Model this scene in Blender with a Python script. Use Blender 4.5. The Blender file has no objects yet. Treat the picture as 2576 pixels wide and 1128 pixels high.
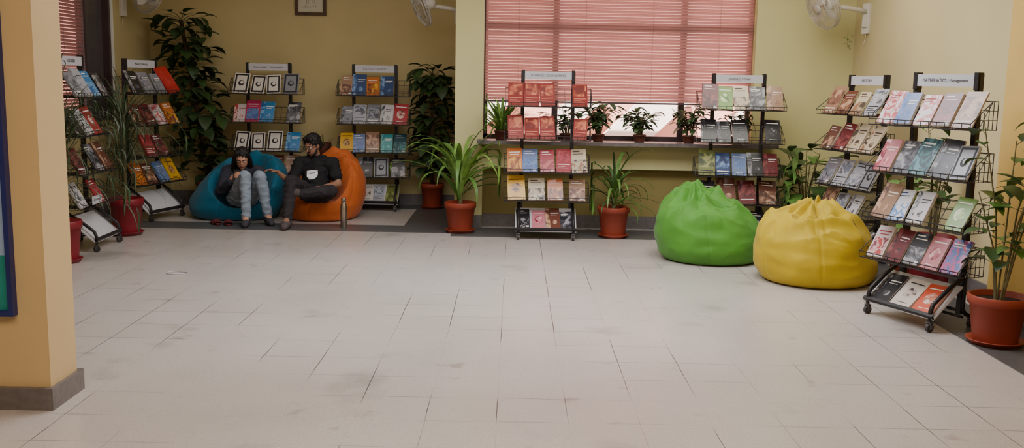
import bpy, bmesh, math, random
from mathutils import Matrix, Vector, noise
from mathutils.bvhtree import BVHTree
random.seed(7)
V=Vector
SC=bpy.context.scene
COL=bpy.context.collection

# ------------------------------------------------------------ materials
def lin(c):
    r=[]
    for x in c[:3]:
        x=x/255.0
        r.append(x/12.92 if x<=.04045 else ((x+.055)/1.055)**2.4)
    return (r[0],r[1],r[2],1)
MC={}
def pm(name,col,rough=.6,var=.12,scale=6,metal=0,bump=0,bscale=60,spec=.4,coat=0,sheen=0):
    if name in MC: return MC[name]
    m=bpy.data.materials.new(name); m.use_nodes=True
    nt=m.node_tree; b=nt.nodes['Principled BSDF']
    tc=nt.nodes.new('ShaderNodeTexCoord')
    n=nt.nodes.new('ShaderNodeTexNoise'); n.inputs['Scale'].default_value=scale; n.inputs['Detail'].default_value=4
    nt.links.new(tc.outputs['Object'],n.inputs['Vector'])
    cr=nt.nodes.new('ShaderNodeValToRGB')
    L=lin(col)
    cr.color_ramp.elements[0].position=.3; cr.color_ramp.elements[1].position=.7
    cr.color_ramp.elements[0].color=tuple(v*(1-var) for v in L[:3])+(1,)
    cr.color_ramp.elements[1].color=tuple(min(1,v*(1+var)) for v in L[:3])+(1,)
    nt.links.new(n.outputs['Fac'],cr.inputs['Fac']); nt.links.new(cr.outputs['Color'],b.inputs['Base Color'])
    b.inputs['Roughness'].default_value=rough; b.inputs['Metallic'].default_value=metal
    b.inputs['Specular IOR Level'].default_value=spec
    if coat: b.inputs['Coat Weight'].default_value=coat; b.inputs['Coat Roughness'].default_value=.15
    if sheen: b.inputs['Sheen Weight'].default_value=sheen
    if bump:
        n2=nt.nodes.new('ShaderNodeTexNoise'); n2.inputs['Scale'].default_value=bscale; n2.inputs['Detail'].default_value=3
        nt.links.new(tc.outputs['Object'],n2.inputs['Vector'])
        bp=nt.nodes.new('ShaderNodeBump'); bp.inputs['Strength'].default_value=bump; bp.inputs['Distance'].default_value=.01
        nt.links.new(n2.outputs['Fac'],bp.inputs['Height']); nt.links.new(bp.outputs['Normal'],b.inputs['Normal'])
    MC[name]=m; return m
def picmat(name,c1,c2,c3,scale=14):
    if name in MC: return MC[name]
    m=bpy.data.materials.new(name); m.use_nodes=True
    nt=m.node_tree; b=nt.nodes['Principled BSDF']
    tc=nt.nodes.new('ShaderNodeTexCoord'); n=nt.nodes.new('ShaderNodeTexNoise')
    oi=nt.nodes.new('ShaderNodeObjectInfo'); va=nt.nodes.new('ShaderNodeVectorMath'); va.operation='ADD'
    mu=nt.nodes.new('ShaderNodeMath'); mu.operation='MULTIPLY'; mu.inputs[1].default_value=7
    nt.links.new(oi.outputs['Random'],mu.inputs[0]); nt.links.new(mu.outputs[0],va.inputs[1]); nt.links.new(tc.outputs['Object'],va.inputs[0])
    n.inputs['Scale'].default_value=scale; n.inputs['Detail'].default_value=2; n.inputs['Distortion'].default_value=.8
    nt.links.new(va.outputs['Vector'],n.inputs['Vector'])
    cr=nt.nodes.new('ShaderNodeValToRGB'); cr.color_ramp.interpolation='EASE'
    e=cr.color_ramp.elements; e[0].position=.40; e[1].position=.62
    e[0].color=lin(c1); e[1].color=lin(c3); x=e.new(.51); x.color=lin(c2)
    nt.links.new(n.outputs['Fac'],cr.inputs['Fac']); nt.links.new(cr.outputs['Color'],b.inputs['Base Color'])
    b.inputs['Roughness'].default_value=.35; b.inputs['Coat Weight'].default_value=.3
    MC[name]=m; return m

# ------------------------------------------------------------ mesh helpers
def box(bm,c,s,mi=0,M=None):
    c=V(c); hx,hy,hz=s[0]/2,s[1]/2,s[2]/2
    vs=[]
    for dx in(-1,1):
        for dy in(-1,1):
            for dz in(-1,1):
                p=V((dx*hx,dy*hy,dz*hz))
                if M is not None: p=M@p
                vs.append(bm.verts.new(c+p))
    for q in((0,1,3,2),(4,6,7,5),(0,4,5,1),(2,3,7,6),(0,2,6,4),(1,5,7,3)):
        f=bm.faces.new([vs[i] for i in q]); f.material_index=mi
def box2(bm,a,b,mi=0):
    box(bm,[(a[i]+b[i])/2 for i in range(3)],[abs(b[i]-a[i]) for i in range(3)],mi)
def tube(bm,pts,r,seg=6,mi=0,cap=True,smooth=True):
    pts=[V(p) for p in pts]; n=len(pts)
    rs=r if isinstance(r,(list,tuple)) else [r]*n
    t0=(pts[1]-pts[0]).normalized()
    ref=V((0,0,1)) if abs(t0.z)<.9 else V((1,0,0))
    u=t0.cross(ref).normalized(); rings=[]
    for i in range(n):
        if i==0:t=pts[1]-pts[0]
        elif i==n-1:t=pts[-1]-pts[-2]
        else:t=(pts[i+1]-pts[i]).normalized()+(pts[i]-pts[i-1]).normalized()
        if t.length<1e-9: t=t0
        t.normalize(); u=(u-t*u.dot(t)).normalized(); w=t.cross(u)
        rings.append([bm.verts.new(pts[i]+(u*math.cos(a)+w*math.sin(a))*rs[i]) for a in [2*math.pi*k/seg+math.pi/4 for k in range(seg)]])
    for i in range(n-1):
        for k in range(seg):
            f=bm.faces.new((rings[i][k],rings[i][(k+1)%seg],rings[i+1][(k+1)%seg],rings[i+1][k])); f.material_index=mi; f.smooth=smooth and seg>4
    if cap:
        for R_ in(rings[0],rings[-1]):
            f=bm.faces.new(R_); f.material_index=mi
def lathe(bm,prof,seg=32,mi=0,c=(0,0,0),smooth=True):
    c=V(c); rings=[]
    for r,z in prof:
        if r<1e-6: rings.append([bm.verts.new(c+V((0,0,z)))])
        else: rings.append([bm.verts.new(c+V((r*math.cos(2*math.pi*k/seg),r*math.sin(2*math.pi*k/seg),z))) for k in range(seg)])
    for i in range(len(rings)-1):
        a,b=rings[i],rings[i+1]
        for k in range(seg):
            k2=(k+1)%seg
            if len(a)==1 and len(b)==1: continue
            if len(a)==1: f=bm.faces.new((a[0],b[k2],b[k]))
            elif len(b)==1: f=bm.faces.new((a[k],a[k2],b[0]))
            else: f=bm.faces.new((a[k],a[k2],b[k2],b[k]))
            f.material_index=mi; f.smooth=smooth
def disc(bm,c,r,nrm_y=-1,mi=0,seg=20):
    vs=[bm.verts.new(V(c)+V((r*math.cos(2*math.pi*k/seg),0,r*math.sin(2*math.pi*k/seg)))) for k in range(seg)]
    f=bm.faces.new(vs); f.material_index=mi
def mk(bm,name,mats,recalc=True):
    if recalc: bmesh.ops.recalc_face_normals(bm,faces=bm.faces)
    me=bpy.data.meshes.new(name); bm.to_mesh(me); bm.free()
    for m in (mats if isinstance(mats,(list,tuple)) else [mats]): me.materials.append(m)
    return me
def ob(name,me,parent=None,loc=None,rot=None,label=None,cat=None,group=None,kind=None):
    o=bpy.data.objects.new(name,me); COL.objects.link(o)
    if parent is not None: o.parent=parent
    if loc is not None:o.location=loc
    if rot is not None:o.rotation_euler=rot
    if label:o['label']=label
    if cat:o['category']=cat
    if group:o['group']=group
    if kind:o['kind']=kind
    return o
def empty(name,loc,rz=0,label=None,cat=None,group=None):
    o=bpy.data.objects.new(name,None); COL.objects.link(o); o.location=loc; o.rotation_euler=(0,0,rz); o.empty_display_size=.1
    if label:o['label']=label
    if cat:o['category']=cat
    if group:o['group']=group
    return o
def struct(name,boxes,mats):
    bm=bmesh.new()
    for b in boxes:
        box2(bm,b[0],b[1],b[2] if len(b)>2 else 0)
    return ob(name,mk(bm,name,mats),kind='structure')
def textmesh(s,size,mat,w=None):
    cu=bpy.data.curves.new('lettering','FONT'); cu.body=s; cu.size=size; cu.align_x='CENTER'; cu.align_y='CENTER'; cu.extrude=.0006; cu.resolution_u=3
    t=bpy.data.objects.new('t',cu); COL.objects.link(t)
    bpy.context.view_layer.update()
    me=bpy.data.meshes.new_from_object(t.evaluated_get(bpy.context.evaluated_depsgraph_get()))
    bpy.data.objects.remove(t)
    me.materials.clear(); me.materials.append(mat)
    return me

# ------------------------------------------------------------ camera
P=math.atan(364/2450); R=.018
cam=bpy.data.cameras.new('camera'); co=bpy.data.objects.new('camera',cam); COL.objects.link(co)
cam.sensor_width=36; cam.lens=36*2450/2576
co.matrix_world=Matrix.Translation((0,0,1.5))@(Matrix.Rotation(math.pi/2-P,4,'X')@Matrix.Rotation(R,4,'Z'))
SC.camera=co

# ------------------------------------------------------------ setting
WALL=pm('cream_wall_paint',(204,196,140),.75,.07,1.0,bump=.05,bscale=90)
WALLR=pm('warm_wall_paint',(204,188,142),.75,.07,1.0,bump=.05,bscale=90)
WALLA=pm('alcove_wall_paint',(196,178,126),.75,.08,1.0,bump=.05,bscale=90)
WALLD=pm('shaded_wall_under_sill',(146,130,76),.8,.06,1.5,bump=.05,bscale=90)  # darker olive: the shade below the sill put into the wall colour
WALLP=pm('pillar_paint',(206,178,128),.6,.05,1.0,bump=.05,bscale=90)
CEIL=pm('white_ceiling_paint',(225,222,210),.8,.03)
BASE=pm('grey_granite',(108,102,100),.4,.15,30)
DARKST=pm('dark_granite_floor_border',(88,86,86),.35,.15,25)
SILL=pm('grey_granite_sill',(108,100,98),.35,.2,30)
FRM=pm('dark_window_frame',(72,54,56),.4,.1)

def floor_mat():
    m=bpy.data.materials.new('pale_floor_tiles'); m.use_nodes=True
    nt=m.node_tree; b=nt.nodes['Principled BSDF']; N=nt.nodes.new; Lk=nt.links.new
    tc=N('ShaderNodeTexCoord'); mp=N('ShaderNodeMapping'); mp.inputs['Location'].default_value=(.046+.318*20,-4.14+.318*40,0)
    nw=N('ShaderNodeTexNoise'); nw.inputs['Scale'].default_value=2.5; Lk(tc.outputs['Object'],nw.inputs['Vector'])
    vm=N('ShaderNodeVectorMath'); vm.operation='MULTIPLY_ADD'; vm.inputs[1].default_value=(.014,.014,0); Lk(nw.outputs['Color'],vm.inputs[0]); Lk(tc.outputs['Object'],vm.inputs[2])
    Lk(vm.outputs['Vector'],mp.inputs['Vector'])
    br=N('ShaderNodeTexBrick'); br.offset=0; br.squash=1
    br.inputs['Scale'].default_value=1; br.inputs['Brick Width'].default_value=.318; br.inputs['Row Height'].default_value=.318
    br.inputs['Mortar Size'].default_value=.0022; br.inputs['Mortar Smooth'].default_value=.3
    br.inputs['Color1'].default_value=lin((198,190,184)); br.inputs['Color2'].default_value=lin((194,186,179)); br.inputs['Mortar'].default_value=lin((64,58,56))
    Lk(mp.outputs['Vector'],br.inputs['Vector'])
    n3=N('ShaderNodeTexNoise'); n3.inputs['Scale'].default_value=1.1; n3.inputs['Detail'].default_value=3; Lk(tc.outputs['Object'],n3.inputs['Vector'])
    cr3=N('ShaderNodeValToRGB'); cr3.color_ramp.elements[0].position=.47; cr3.color_ramp.elements[1].position=.56
    cr3.color_ramp.elements[0].color=(.08,.08,.08,1); cr3.color_ramp.elements[1].color=(1,1,1,1); Lk(n3.outputs['Fac'],cr3.inputs['Fac'])
    mx0=N('ShaderNodeMix'); mx0.data_type='RGBA'; mx0.inputs['A'].default_value=lin((196,188,182)); Lk(br.outputs['Color'],mx0.inputs['B']); Lk(cr3.outputs['Color'],mx0.inputs['Factor'])
    last=mx0.outputs['Result']
    for sc,p0,p1,c0,det,off in((.5,.36,.58,(.86,.84,.82,1),5,0),(1.5,.28,.38,(.66,.66,.66,1),6,3),(5,.27,.35,(.72,.70,.69,1),4,9),(90,.3,.5,(.82,.80,.78,1),3,0)):
        mp2=N('ShaderNodeMapping'); mp2.inputs['Location'].default_value=(off,off*1.7,0); Lk(tc.outputs['Object'],mp2.inputs['Vector'])
        n=N('ShaderNodeTexNoise'); n.inputs['Scale'].default_value=sc; n.inputs['Detail'].default_value=det; Lk(mp2.outputs['Vector'],n.inputs['Vector'])
        cr=N('ShaderNodeValToRGB'); cr.color_ramp.elements[0].position=p0; cr.color_ramp.elements[1].position=p1
        cr.color_ramp.elements[0].color=c0; cr.color_ramp.elements[1].color=(1,1,1,1)
        Lk(n.outputs['Fac'],cr.inputs['Fac'])
        mx=N('ShaderNodeMix'); mx.data_type='RGBA'; mx.blend_type='MULTIPLY'; mx.inputs['Factor'].default_value=1
        Lk(last,mx.inputs['A']); Lk(cr.outputs['Color'],mx.inputs['B']); last=mx.outputs['Result']
    Lk(last,b.inputs['Base Color'])
    b.inputs['Specular IOR Level'].default_value=.8
    rr=N('ShaderNodeMapRange'); rr.inputs['To Min'].default_value=.20; rr.inputs['To Max'].default_value=.38; Lk(n3.outputs['Fac'],rr.inputs['Value']); Lk(rr.outputs['Result'],b.inputs['Roughness'])
    return m
YB=11.5
struct('floor',[((-6.5,-3.2,-.1),(3.5,11.7,0))],floor_mat())
struct('ceiling',[((-6.5,-3.2,3.0),(3.5,11.7,3.1))],CEIL)
struct('wall_back',[((-.59,9.8,0),(-.31,10.0,3)),((2.38,9.8,0),(3.5,10.0,3)),((-.31,9.8,2.6),(2.38,10,3)),((-.31,9.8,.62),(2.38,10,.87)),((-.31,9.93,0),(2.38,10,.62),1)],[WALL,WALLD])
struct('wall_alcove_back',[((-4.45,YB,0),(-.45,YB+.2,3))],WALLA)
struct('wall_alcove_side',[((-.59,10.0,0),(-.45,YB,3))],WALLA)
struct('wall_right',[((3.35,-3.2,0),(3.5,9.8,3)),((3.22,4.6,0),(3.35,6.46,3),1)],[WALLR,pm('yellow_pilaster_paint',(212,176,96),.7,.03)])
struct('wall_left',[((-4.4,4.5,0),(-4.25,8.5,3)),((-4.4,10.4,0),(-4.25,YB,3)),((-4.4,8.5,0),(-4.25,10.4,1.0)),((-4.4,8.5,2.6),(-4.25,10.4,3))],WALLA)
struct('wall_pillar',[((-6.5,4.2,0),(-2.05,4.46,3))],WALLP)
struct('wall_front',[((-6.5,-3.2,0),(3.5,-3.0,3)),((-6.5,-3.0,0),(-6.35,4.2,3))],WALL)
struct('baseboard_pillar',[((-6.3,4.17,0),(-2.03,4.2,.1)),((-2.05,4.2,0),(-2.03,4.49,.1)),((-4.2,4.46,0),(-2.05,4.49,.1))],BASE)
struct('baseboard_back',[((-.59,9.78,0),(-.31,9.8,.13)),((2.38,9.78,0),(3.33,9.8,.13)),((-.31,9.91,0),(2.38,9.93,.13))],BASE)
struct('baseboard_alcove',[((-4.25,YB-.02,0),(-.59,YB,.13)),((-.61,9.8,0),(-.59,YB-.02,.13))],BASE)
struct('baseboard_left',[((-4.25,4.5,0),(-4.23,YB-.02,.13))],BASE)
struct('baseboard_right',[((3.33,6.46,0),(3.35,9.78,.13)),((3.2,4.6,0),(3.22,6.46,.13)),((3.33,-3,0),(3.35,4.6,.13))],BASE)
struct('trim_1',[((-4.22,9.4,0),(-.59,9.83,.004)),((-.59,9.22,0),(2.72,9.78,.004)),((2.72,-3,0),(3.19,9.78,.004)),((-1.1,9.83,0),(-.62,11.47,.004)),((-4.22,11.1,0),(-1.1,11.47,.004))],DARKST)
struct('trim_2',[((-.36,9.55,.870),(2.6,9.8,.905)),((-.31,9.8,.870),(2.38,10.0,.905))],SILL)
GL=bpy.data.materials.new('clear_glass'); GL.use_nodes=True
nt=GL.node_tree; nt.nodes.remove(nt.nodes['Principled BSDF']); t_=nt.nodes.new('ShaderNodeBsdfTransparent'); g_=nt.nodes.new('ShaderNodeBsdfGlossy'); g_.inputs['Roughness'].default_value=.03
mxs=nt.nodes.new('ShaderNodeMixShader'); mxs.inputs[0].default_value=.06; nt.links.new(t_.outputs[0],mxs.inputs[1]); nt.links.new(g_.outputs[0],mxs.inputs[2]); nt.links.new(mxs.outputs[0],nt.nodes['Material Output'].inputs[0])
struct('window_1',[((-.31,9.93,.905),(-.27,9.98,2.6)),((2.34,9.93,.905),(2.38,9.98,2.6)),((-.31,9.93,.905),(2.38,9.98,.95)),((-.31,9.93,2.55),(2.38,9.98,2.6)),
 ((.38,9.93,.95),(.44,9.98,2.55)),((1.66,9.93,.95),(1.72,9.98,2.55)),((-.27,9.935,2.0),(2.34,9.975,2.06)),((-.27,9.953,.95),(2.34,9.957,2.55),1)],[FRM,GL])
struct('window_2',[((-4.36,8.5,1.0),(-4.3,8.55,2.6)),((-4.36,9.82,1.0),(-4.28,9.87,2.6)),((-4.36,10.35,1.0),(-4.25,10.4,2.6)),((-4.36,8.5,1.0),(-4.3,10.4,1.05)),((-4.36,8.5,2.55),(-4.3,10.4,2.6)),((-4.33,9.87,1.05),(-4.32,10.35,2.55),1),((-4.26,10.40,.98),(-4.235,10.44,2.6),2)],[FRM,pm('grey_tinted_panel',(86,80,80),.25,.1),CEIL])
# exterior
PINK=pm('rose_plaster_outside',(230,172,156),.8,.10,1.0)
struct('wall_exterior',[((-9,14,-1),(9,14.3,7)),((-6.9,7,-1),(-6.7,13,5))],PINK)
struct('floor_exterior',[((-9,10.05,-.3),(9,14,-.2))],pm('pale_pavement_outside',(232,214,200),.8,.1))
bm=bmesh.new()  # added slanted white slabs standing in for sun patches on the outside wall
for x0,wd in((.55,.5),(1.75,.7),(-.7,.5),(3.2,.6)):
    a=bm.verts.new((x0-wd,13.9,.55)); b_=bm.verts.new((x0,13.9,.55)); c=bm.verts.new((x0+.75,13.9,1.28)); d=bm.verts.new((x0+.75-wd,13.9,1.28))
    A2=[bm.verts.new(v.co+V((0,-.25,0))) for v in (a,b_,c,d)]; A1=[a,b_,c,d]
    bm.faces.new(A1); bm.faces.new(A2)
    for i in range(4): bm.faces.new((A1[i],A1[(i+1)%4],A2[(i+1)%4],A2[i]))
ob('sun_patch_slabs',mk(bm,'sun_patch_slabs',pm('white_sun_patch_slabs',(250,240,228),.7,.03)),kind='structure')

# blinds
def slatmat(name,c,t,f):
    m=bpy.data.materials.new(name); m.use_nodes=True
    nt=m.node_tree; b=nt.nodes['Principled BSDF']; b.inputs['Base Color'].default_value=lin(c); b.inputs['Roughness'].default_value=.45
    tr=nt.nodes.new('ShaderNodeBsdfTranslucent'); tr.inputs['Color'].default_value=lin(t)
    mxs=nt.nodes.new('ShaderNodeMixShader'); mxs.inputs[0].default_value=f
    nt.links.new(b.outputs[0],mxs.inputs[1]); nt.links.new(tr.outputs[0],mxs.inputs[2]); nt.links.new(mxs.outputs[0],nt.nodes['Material Output'].inputs[0])
    return m
SL=slatmat('dusty_mauve_blind_slats',(156,122,120),(206,164,164),.45)
SL2=slatmat('brown_blind_slats',(120,96,94),(190,160,156),.3)
def blind(x0,x1,z0,z1,loc,rz,label,mt,pitch=.0335,tilt=50):
    e=empty('venetian_blind',loc,rz,label,'window blind')
    bm=bmesh.new(); z=z0+.03; a=math.radians(tilt)
    while z<z1-.03:
        M_=Matrix.Rotation(-a,3,'X'); 
        pr=[(-.0165,0),(-.006,.0022),(.006,.0022),(.0165,0)]
        L=[];Rr=[]
        for y,zz in pr:
            p=M_@V((0,y,zz)); L.append(bm.verts.new((x0,p.y,z+p.z))); Rr.append(bm.verts.new((x1,p.y,z+p.z)))
        for i in range(3): 
            f=bm.faces.new((L[i],L[i+1],Rr[i+1],Rr[i])); f.smooth=True
        z+=pitch
    ob('slats',mk(bm,'slats',mt,False),e)
    bm=bmesh.new(); box2(bm,(x0,-.02,z0-.005),(x1,.02,z0+.012)); ob('bottom_rail',mk(bm,'rail',FRM),e)
    bm=bmesh.new(); box2(bm,(x0,-.025,z1-.03),(x1,.025,z1)); ob('head_rail',mk(bm,'rail',FRM),e)
    bm=bmesh.new(); n=4
    for i in range(n):
        x=x0+(x1-x0)*(i+.5)/n
        tube(bm,[(x,-.019,z0),(x,-.019,z1)],.0012,4); tube(bm,[(x,.019,z0),(x,.019,z1)],.0012,4)
    ob('cord',mk(bm,'cord',FRM),e)
blind(-.295,2.365,1.28,2.595,(0,9.87,0),0,'pink-lit venetian blind lowered over the wide window',SL,.0300,56)
blind(-.6,.63,1.06,2.545,(-4.28,9.17,0),math.pi/2,'dark venetian blind on the narrow side window',SL2)

# ------------------------------------------------------------ racks
BLK=pm('black_painted_steel',(34,30,31),.45,.1)
WIRE=pm('black_wire',(42,37,38),.45,.1)
WHT=pm('white_sign_panel',(192,190,194),.5,.03)
TRAYM=pm('white_tray_panel',(200,198,200),.5,.05)
INK=pm('dark_ink',(82,80,88),.6,.05)
RUB=pm('grey_rubber',(60,56,56),.6,.1)
HW=.405
def basket_mesh():
    bm=bmesh.new(); r=.0028
    A=math.radians(32); s,c=math.sin(A),math.cos(A)
    y0=-.15
    for k in (0,.07,.14,.2): tube(bm,[(-HW,y0+k*s,k*c),(HW,y0+k*s,k*c)],r,4)
    for i in range(14):
        x=-HW+2*HW*i/13
        tube(bm,[(x,y0+.2*s,.2*c),(x,y0,0),(x,-.215,.0),(x,-.215,.038)],r*.8,4)
    tube(bm,[(-HW,-.215,.038),(HW,-.215,.038)],r*1.3,4); tube(bm,[(-HW,-.215,.0),(HW,-.215,.0)],r*1.5,4)
    tube(bm,[(-HW,-.18,0),(HW,-.18,0)],r,4)
    for sx in(-1,1):
        x=sx*HW
        tube(bm,[(x,-.215,.038),(x,y0+.2*s,.2*c)],r,4)
        tube(bm,[(x,-.215,0),(x,.0,0),(x,.0,.17),(x,y0+.2*s,.2*c)],r,4)
        for yy in(-.11,-.07,-.035): tube(bm,[(x,yy,0),(x,yy,.17*min(1,(yy+.215)/.17))],r*.8,4)
        for zz in(.06,.115): tube(bm,[(x,-.215+.17*zz/.17,zz),(x,0,zz)],r*.8,4)
        box2(bm,(sx*.24-.006,-.15,-.008),(sx*.24+.006,.02,.02))
        box2(bm,(sx*.24-.006,-.06,.14),(sx*.24+.006,.02,.165))
    tube(bm,[(-HW,0,0),(HW,0,0)],r*1.2,4); tube(bm,[(-HW,0,.17),(HW,0,.17)],r*1.2,4)
    return mk(bm,'shelf_basket',WIRE)
M_bas=basket_mesh()
bm=bmesh.new(); box2(bm,(-.017,.003,.09),(.017,.037,1.58))
for i in range(36): box2(bm,(-.004,.0015,.14+.04*i),(.004,.0035,.155+.04*i),1)
M_post=mk(bm,'post',[BLK,RUB])
bm=bmesh.new(); box2(bm,(-.222,-.004,1.505),(.222,.028,1.58),0); box2(bm,(-.252,-.008,1.485),(-.222,.04,1.592),1); box2(bm,(.222,-.008,1.485),(.252,.04,1.592),1)
M_head=mk(bm,'header_sign',[WHT,BLK])
BF=-.25
bm=bmesh.new()
for sx in(-1,1):
    x=sx*.26
    tube(bm,[(x,.02,.34),(x,-.10,.27),(x,BF+.06,.205),(x,BF+.015,.17),(x,BF,.13),(x,BF,.07)],.014,8)
    tube(bm,[(x,.02,.34),(x,.02,.12),(x,.05,.09),(x,.10,.07)],.014,8)
    box2(bm,(min(x,sx*.24)-.004,.005,.3),(max(x,sx*.24)+.004,.035,.36))
tube(bm,[(-.26,.02,.11),(.26,.02,.11)],.012,6)
tube(bm,[(-.28,0.0,.08),(.28,0.0,.08)],.01,6)
M_base=mk(bm,'base_frame',BLK)
bm=bmesh.new()
AT=math.radians(50)
def traypt(x,k,off=0): return V((x,BF+k*math.sin(AT)+off*-math.cos(AT),.085+k*math.cos(AT)+off*math.sin(AT)))
M_=Matrix.Rotation(-AT,3,'X')
box(bm,traypt(0,.145),(.58,.008,.30),0,M_)
box(bm,traypt(0,0,.012),(.58,.03,.008),1,M_); box(bm,traypt(0,.008,.027),(.58,.004,.022),1,M_)
M_tray=mk(bm,'display_tray',[TRAYM,BLK])
bm=bmesh.new()
def cyl_x(bm,c,r,w,mi=0,seg=18):
    vs1=[bm.verts.new(V(c)+V((-w/2,r*math.cos(2*math.pi*k/seg),r*math.sin(2*math.pi*k/seg)))) for k in range(seg)]
    vs2=[bm.verts.new(V(c)+V((w/2,r*math.cos(2*math.pi*k/seg),r*math.sin(2*math.pi*k/seg)))) for k in range(seg)]
    for k in range(seg):
        f=bm.faces.new((vs1[k],vs1[(k+1)%seg],vs2[(k+1)%seg],vs2[k])); f.material_index=mi
    f=bm.faces.new(vs1);f.material_index=mi; f=bm.faces.new(vs2);f.material_index=mi
cyl_x(bm,(0,0,.027),.027,.02,0); cyl_x(bm,(0,0,.027),.01,.03,1)
box2(bm,(-.017,-.012,.025),(-.013,.012,.062),1); box2(bm,(.013,-.012,.025),(.017,.012,.062),1); box2(bm,(-.017,-.014,.058),(.017,.014,.064),1); tube(bm,[(0,0,.06),(0,0,.075)],.008,8,1)
M_cast=mk(bm,'caster',[RUB,pm('caster_steel',(120,118,120),.3,.05,metal=.8)])

SHZ=[1.25,.94,.63,.36]
def rack(x,y,rz,label,text,tsize=.03,sz=1.0):
    e=empty('magazine_rack',(x,y,0),rz,label,'book rack','wire book display racks')
    e.scale=(1,1,sz)
    h=ob('header_sign',M_head,e)
    ob('lettering',textmesh(text,tsize,INK),h,loc=(0,-.0055,1.542),rot=(math.pi/2,0,0))
    for sx in(-.24,.24): ob('post',M_post,e,loc=(sx,0,0))
    for z in SHZ: ob('shelf_basket',M_bas,e,loc=(0,0,z))
    ob('base_frame',M_base,e); ob('display_tray',M_tray,e,label='plain white sloping bottom tray')
    for sx in(-.26,.26):
        for yy in(BF,.10): ob('caster',M_cast,e,loc=(sx,yy,0))
    return e

# books ------------------------------------------------------
PAGES=pm('book_pages',(225,218,200),.8,.04)
D={}
def design(k,desc,cover,lay,pc,tcol=(235,230,220),w=.168,h=.25,t=.016):
    cm=pm('cover_'+k,cover,.3,.06,8,coat=.4)
    p=picmat('picture_'+k,*pc); tm=pm('title_%d_%d_%d'%tcol,tcol,.5,.02)
    lays=[lay]
    if lay not in(3,) and k!='red': lays+= [x for x in (6,7,4) if x!=lay][:2]
    D[k]=([],desc)
    for ly in lays:
        bm=bmesh.new(); tt=t*random.choice((.7,1,1.3))
        box2(bm,(-w/2,-tt,0),(w/2,-tt+.0015,h),0); box2(bm,(-w/2,-.0015,0),(w/2,0,h),0); box2(bm,(-w/2,-tt,0),(-w/2+.0015,0,h),0)
        box2(bm,(-w/2+.0015,-tt+.0015,.003),(w/2-.003,-.0015,h-.003),1)
        yf=-tt-.0004
        def rect(x0,x1,z0,z1,mi,dy=0):
            y=yf-dy
            vs=[bm.verts.new(p_) for p_ in((x0*w,y,z0*h),(x1*w,y,z0*h),(x1*w,y,z1*h),(x0*w,y,z1*h))]
            bm.faces.new(vs).material_index=mi
        if ly==0:
            rect(-.42,.42,.08,.62,2); rect(-.38,.38,.80,.84,3); rect(-.3,.3,.71,.74,3)
        elif ly==1:
            disc(bm,(0,yf,.48*h),.3*w,mi=2); rect(-.38,.38,.82,.86,3); rect(-.25,.25,.12,.14,3)
        elif ly==2:
            rect(-.5,.5,.0,1,2); rect(-.4,.2,.84,.88,3,.0003); rect(-.4,.05,.77,.79,3,.0003)
        elif ly==3:
            rect(-.44,.44,.05,.95,3); rect(-.33,.33,.12,.88,0,.0003)
            disc(bm,(0,yf-.0006,.5*h),.2*w,mi=3)
            disc(bm,(.03*w,yf-.0009,.53*h),.12*w,mi=0)
        elif ly==4:
            rect(-.5,.5,.30,.86,2); rect(-.4,.4,.16,.20,3); rect(-.3,.3,.07,.09,3)
        elif ly==5:
            rect(-.42,.42,.45,.93,2); rect(-.4,.4,.31,.35,3); rect(-.4,.1,.23,.25,3); rect(-.4,.3,.16,.18,3)
        elif ly==6:
            rect(-.5,.5,.0,.55,2); rect(-.36,.1,.88,.92,3); rect(-.36,.3,.78,.81,3); rect(.18,.4,.04,.12,3,.0003)
        elif ly==7:
            rect(-.5,-.2,0,1,2); rect(-.12,.42,.72,.76,3); rect(-.12,.3,.64,.66,3); disc(bm,(.13*w,yf,.3*h),.16*w,mi=2)
        D[k][0].append(mk(bm,'book_'+k,[cm,PAGES,p,tm]))
dk=(40,36,40)
design('red','dark red cover and peach landscape picture',(138,48,42),5,((205,120,84),(166,76,56),(116,46,40)),(196,116,96))
design('frame','white cover, thick black frame and round emblem',(214,206,196),3,((0,0,0),(0,0,0),(0,0,0)),(34,28,28))
design('gframe','grey cover, black frame and round emblem',(132,134,140),3,((0,0,0),(0,0,0),(0,0,0)),(40,38,42))
design('whitepink','white cover and pink-red picture',(205,190,188),0,((180,60,60),(220,180,176),(120,50,60)),(150,40,50))
design('magenta','magenta cover with a blue picture',(176,40,84),0,((90,120,170),(60,90,150),(180,120,170)))
design('blue','bright blue cover with white title',(52,124,178),5,((40,100,160),(120,170,205),(40,90,150)))
design('navy','navy cover with pale blue picture',(42,66,110),4,((120,150,190),(60,90,140),(40,50,90)))
design('grey','grey cover with a blurred photograph',(128,128,136),4,((90,94,104),(150,150,156),(70,70,80)))
design('lgrey','pale grey cover with dark title',(170,170,178),5,((120,126,140),(186,186,192),(100,100,110)),dk)
design('white','white cover with small dark lettering',(200,196,196),1,((120,120,126),(190,190,190),(70,70,76)),dk)
design('portrait','red cover with a light portrait picture',(168,44,52),1,((225,200,190),(190,120,110),(90,50,50)))
design('yellow','yellow cover with a brown picture',(214,164,28),1,((120,80,30),(200,150,90),(90,60,40)),(90,50,20))
design('orange','orange cover with a golden picture',(190,104,40),0,((220,160,50),(160,90,30),(110,50,30)))
design('tan','tan cover with a beige picture',(156,122,96),4,((190,150,120),(140,100,80),(100,70,60)))
design('teal','teal cover with pale lettering',(34,140,142),5,((50,150,150),(90,180,176),(30,100,110)))
design('tealdark','dark teal patterned cover',(30,66,76),2,((60,120,120),(30,60,70),(90,140,150)))
design('dark','black cover with a grey photograph',(38,36,40),2,((38,36,40),(84,84,92),(150,146,150)))
design('black','black cover with white lettering',(32,30,34),1,((60,56,60),(24,22,26),(140,136,140)))
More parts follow.
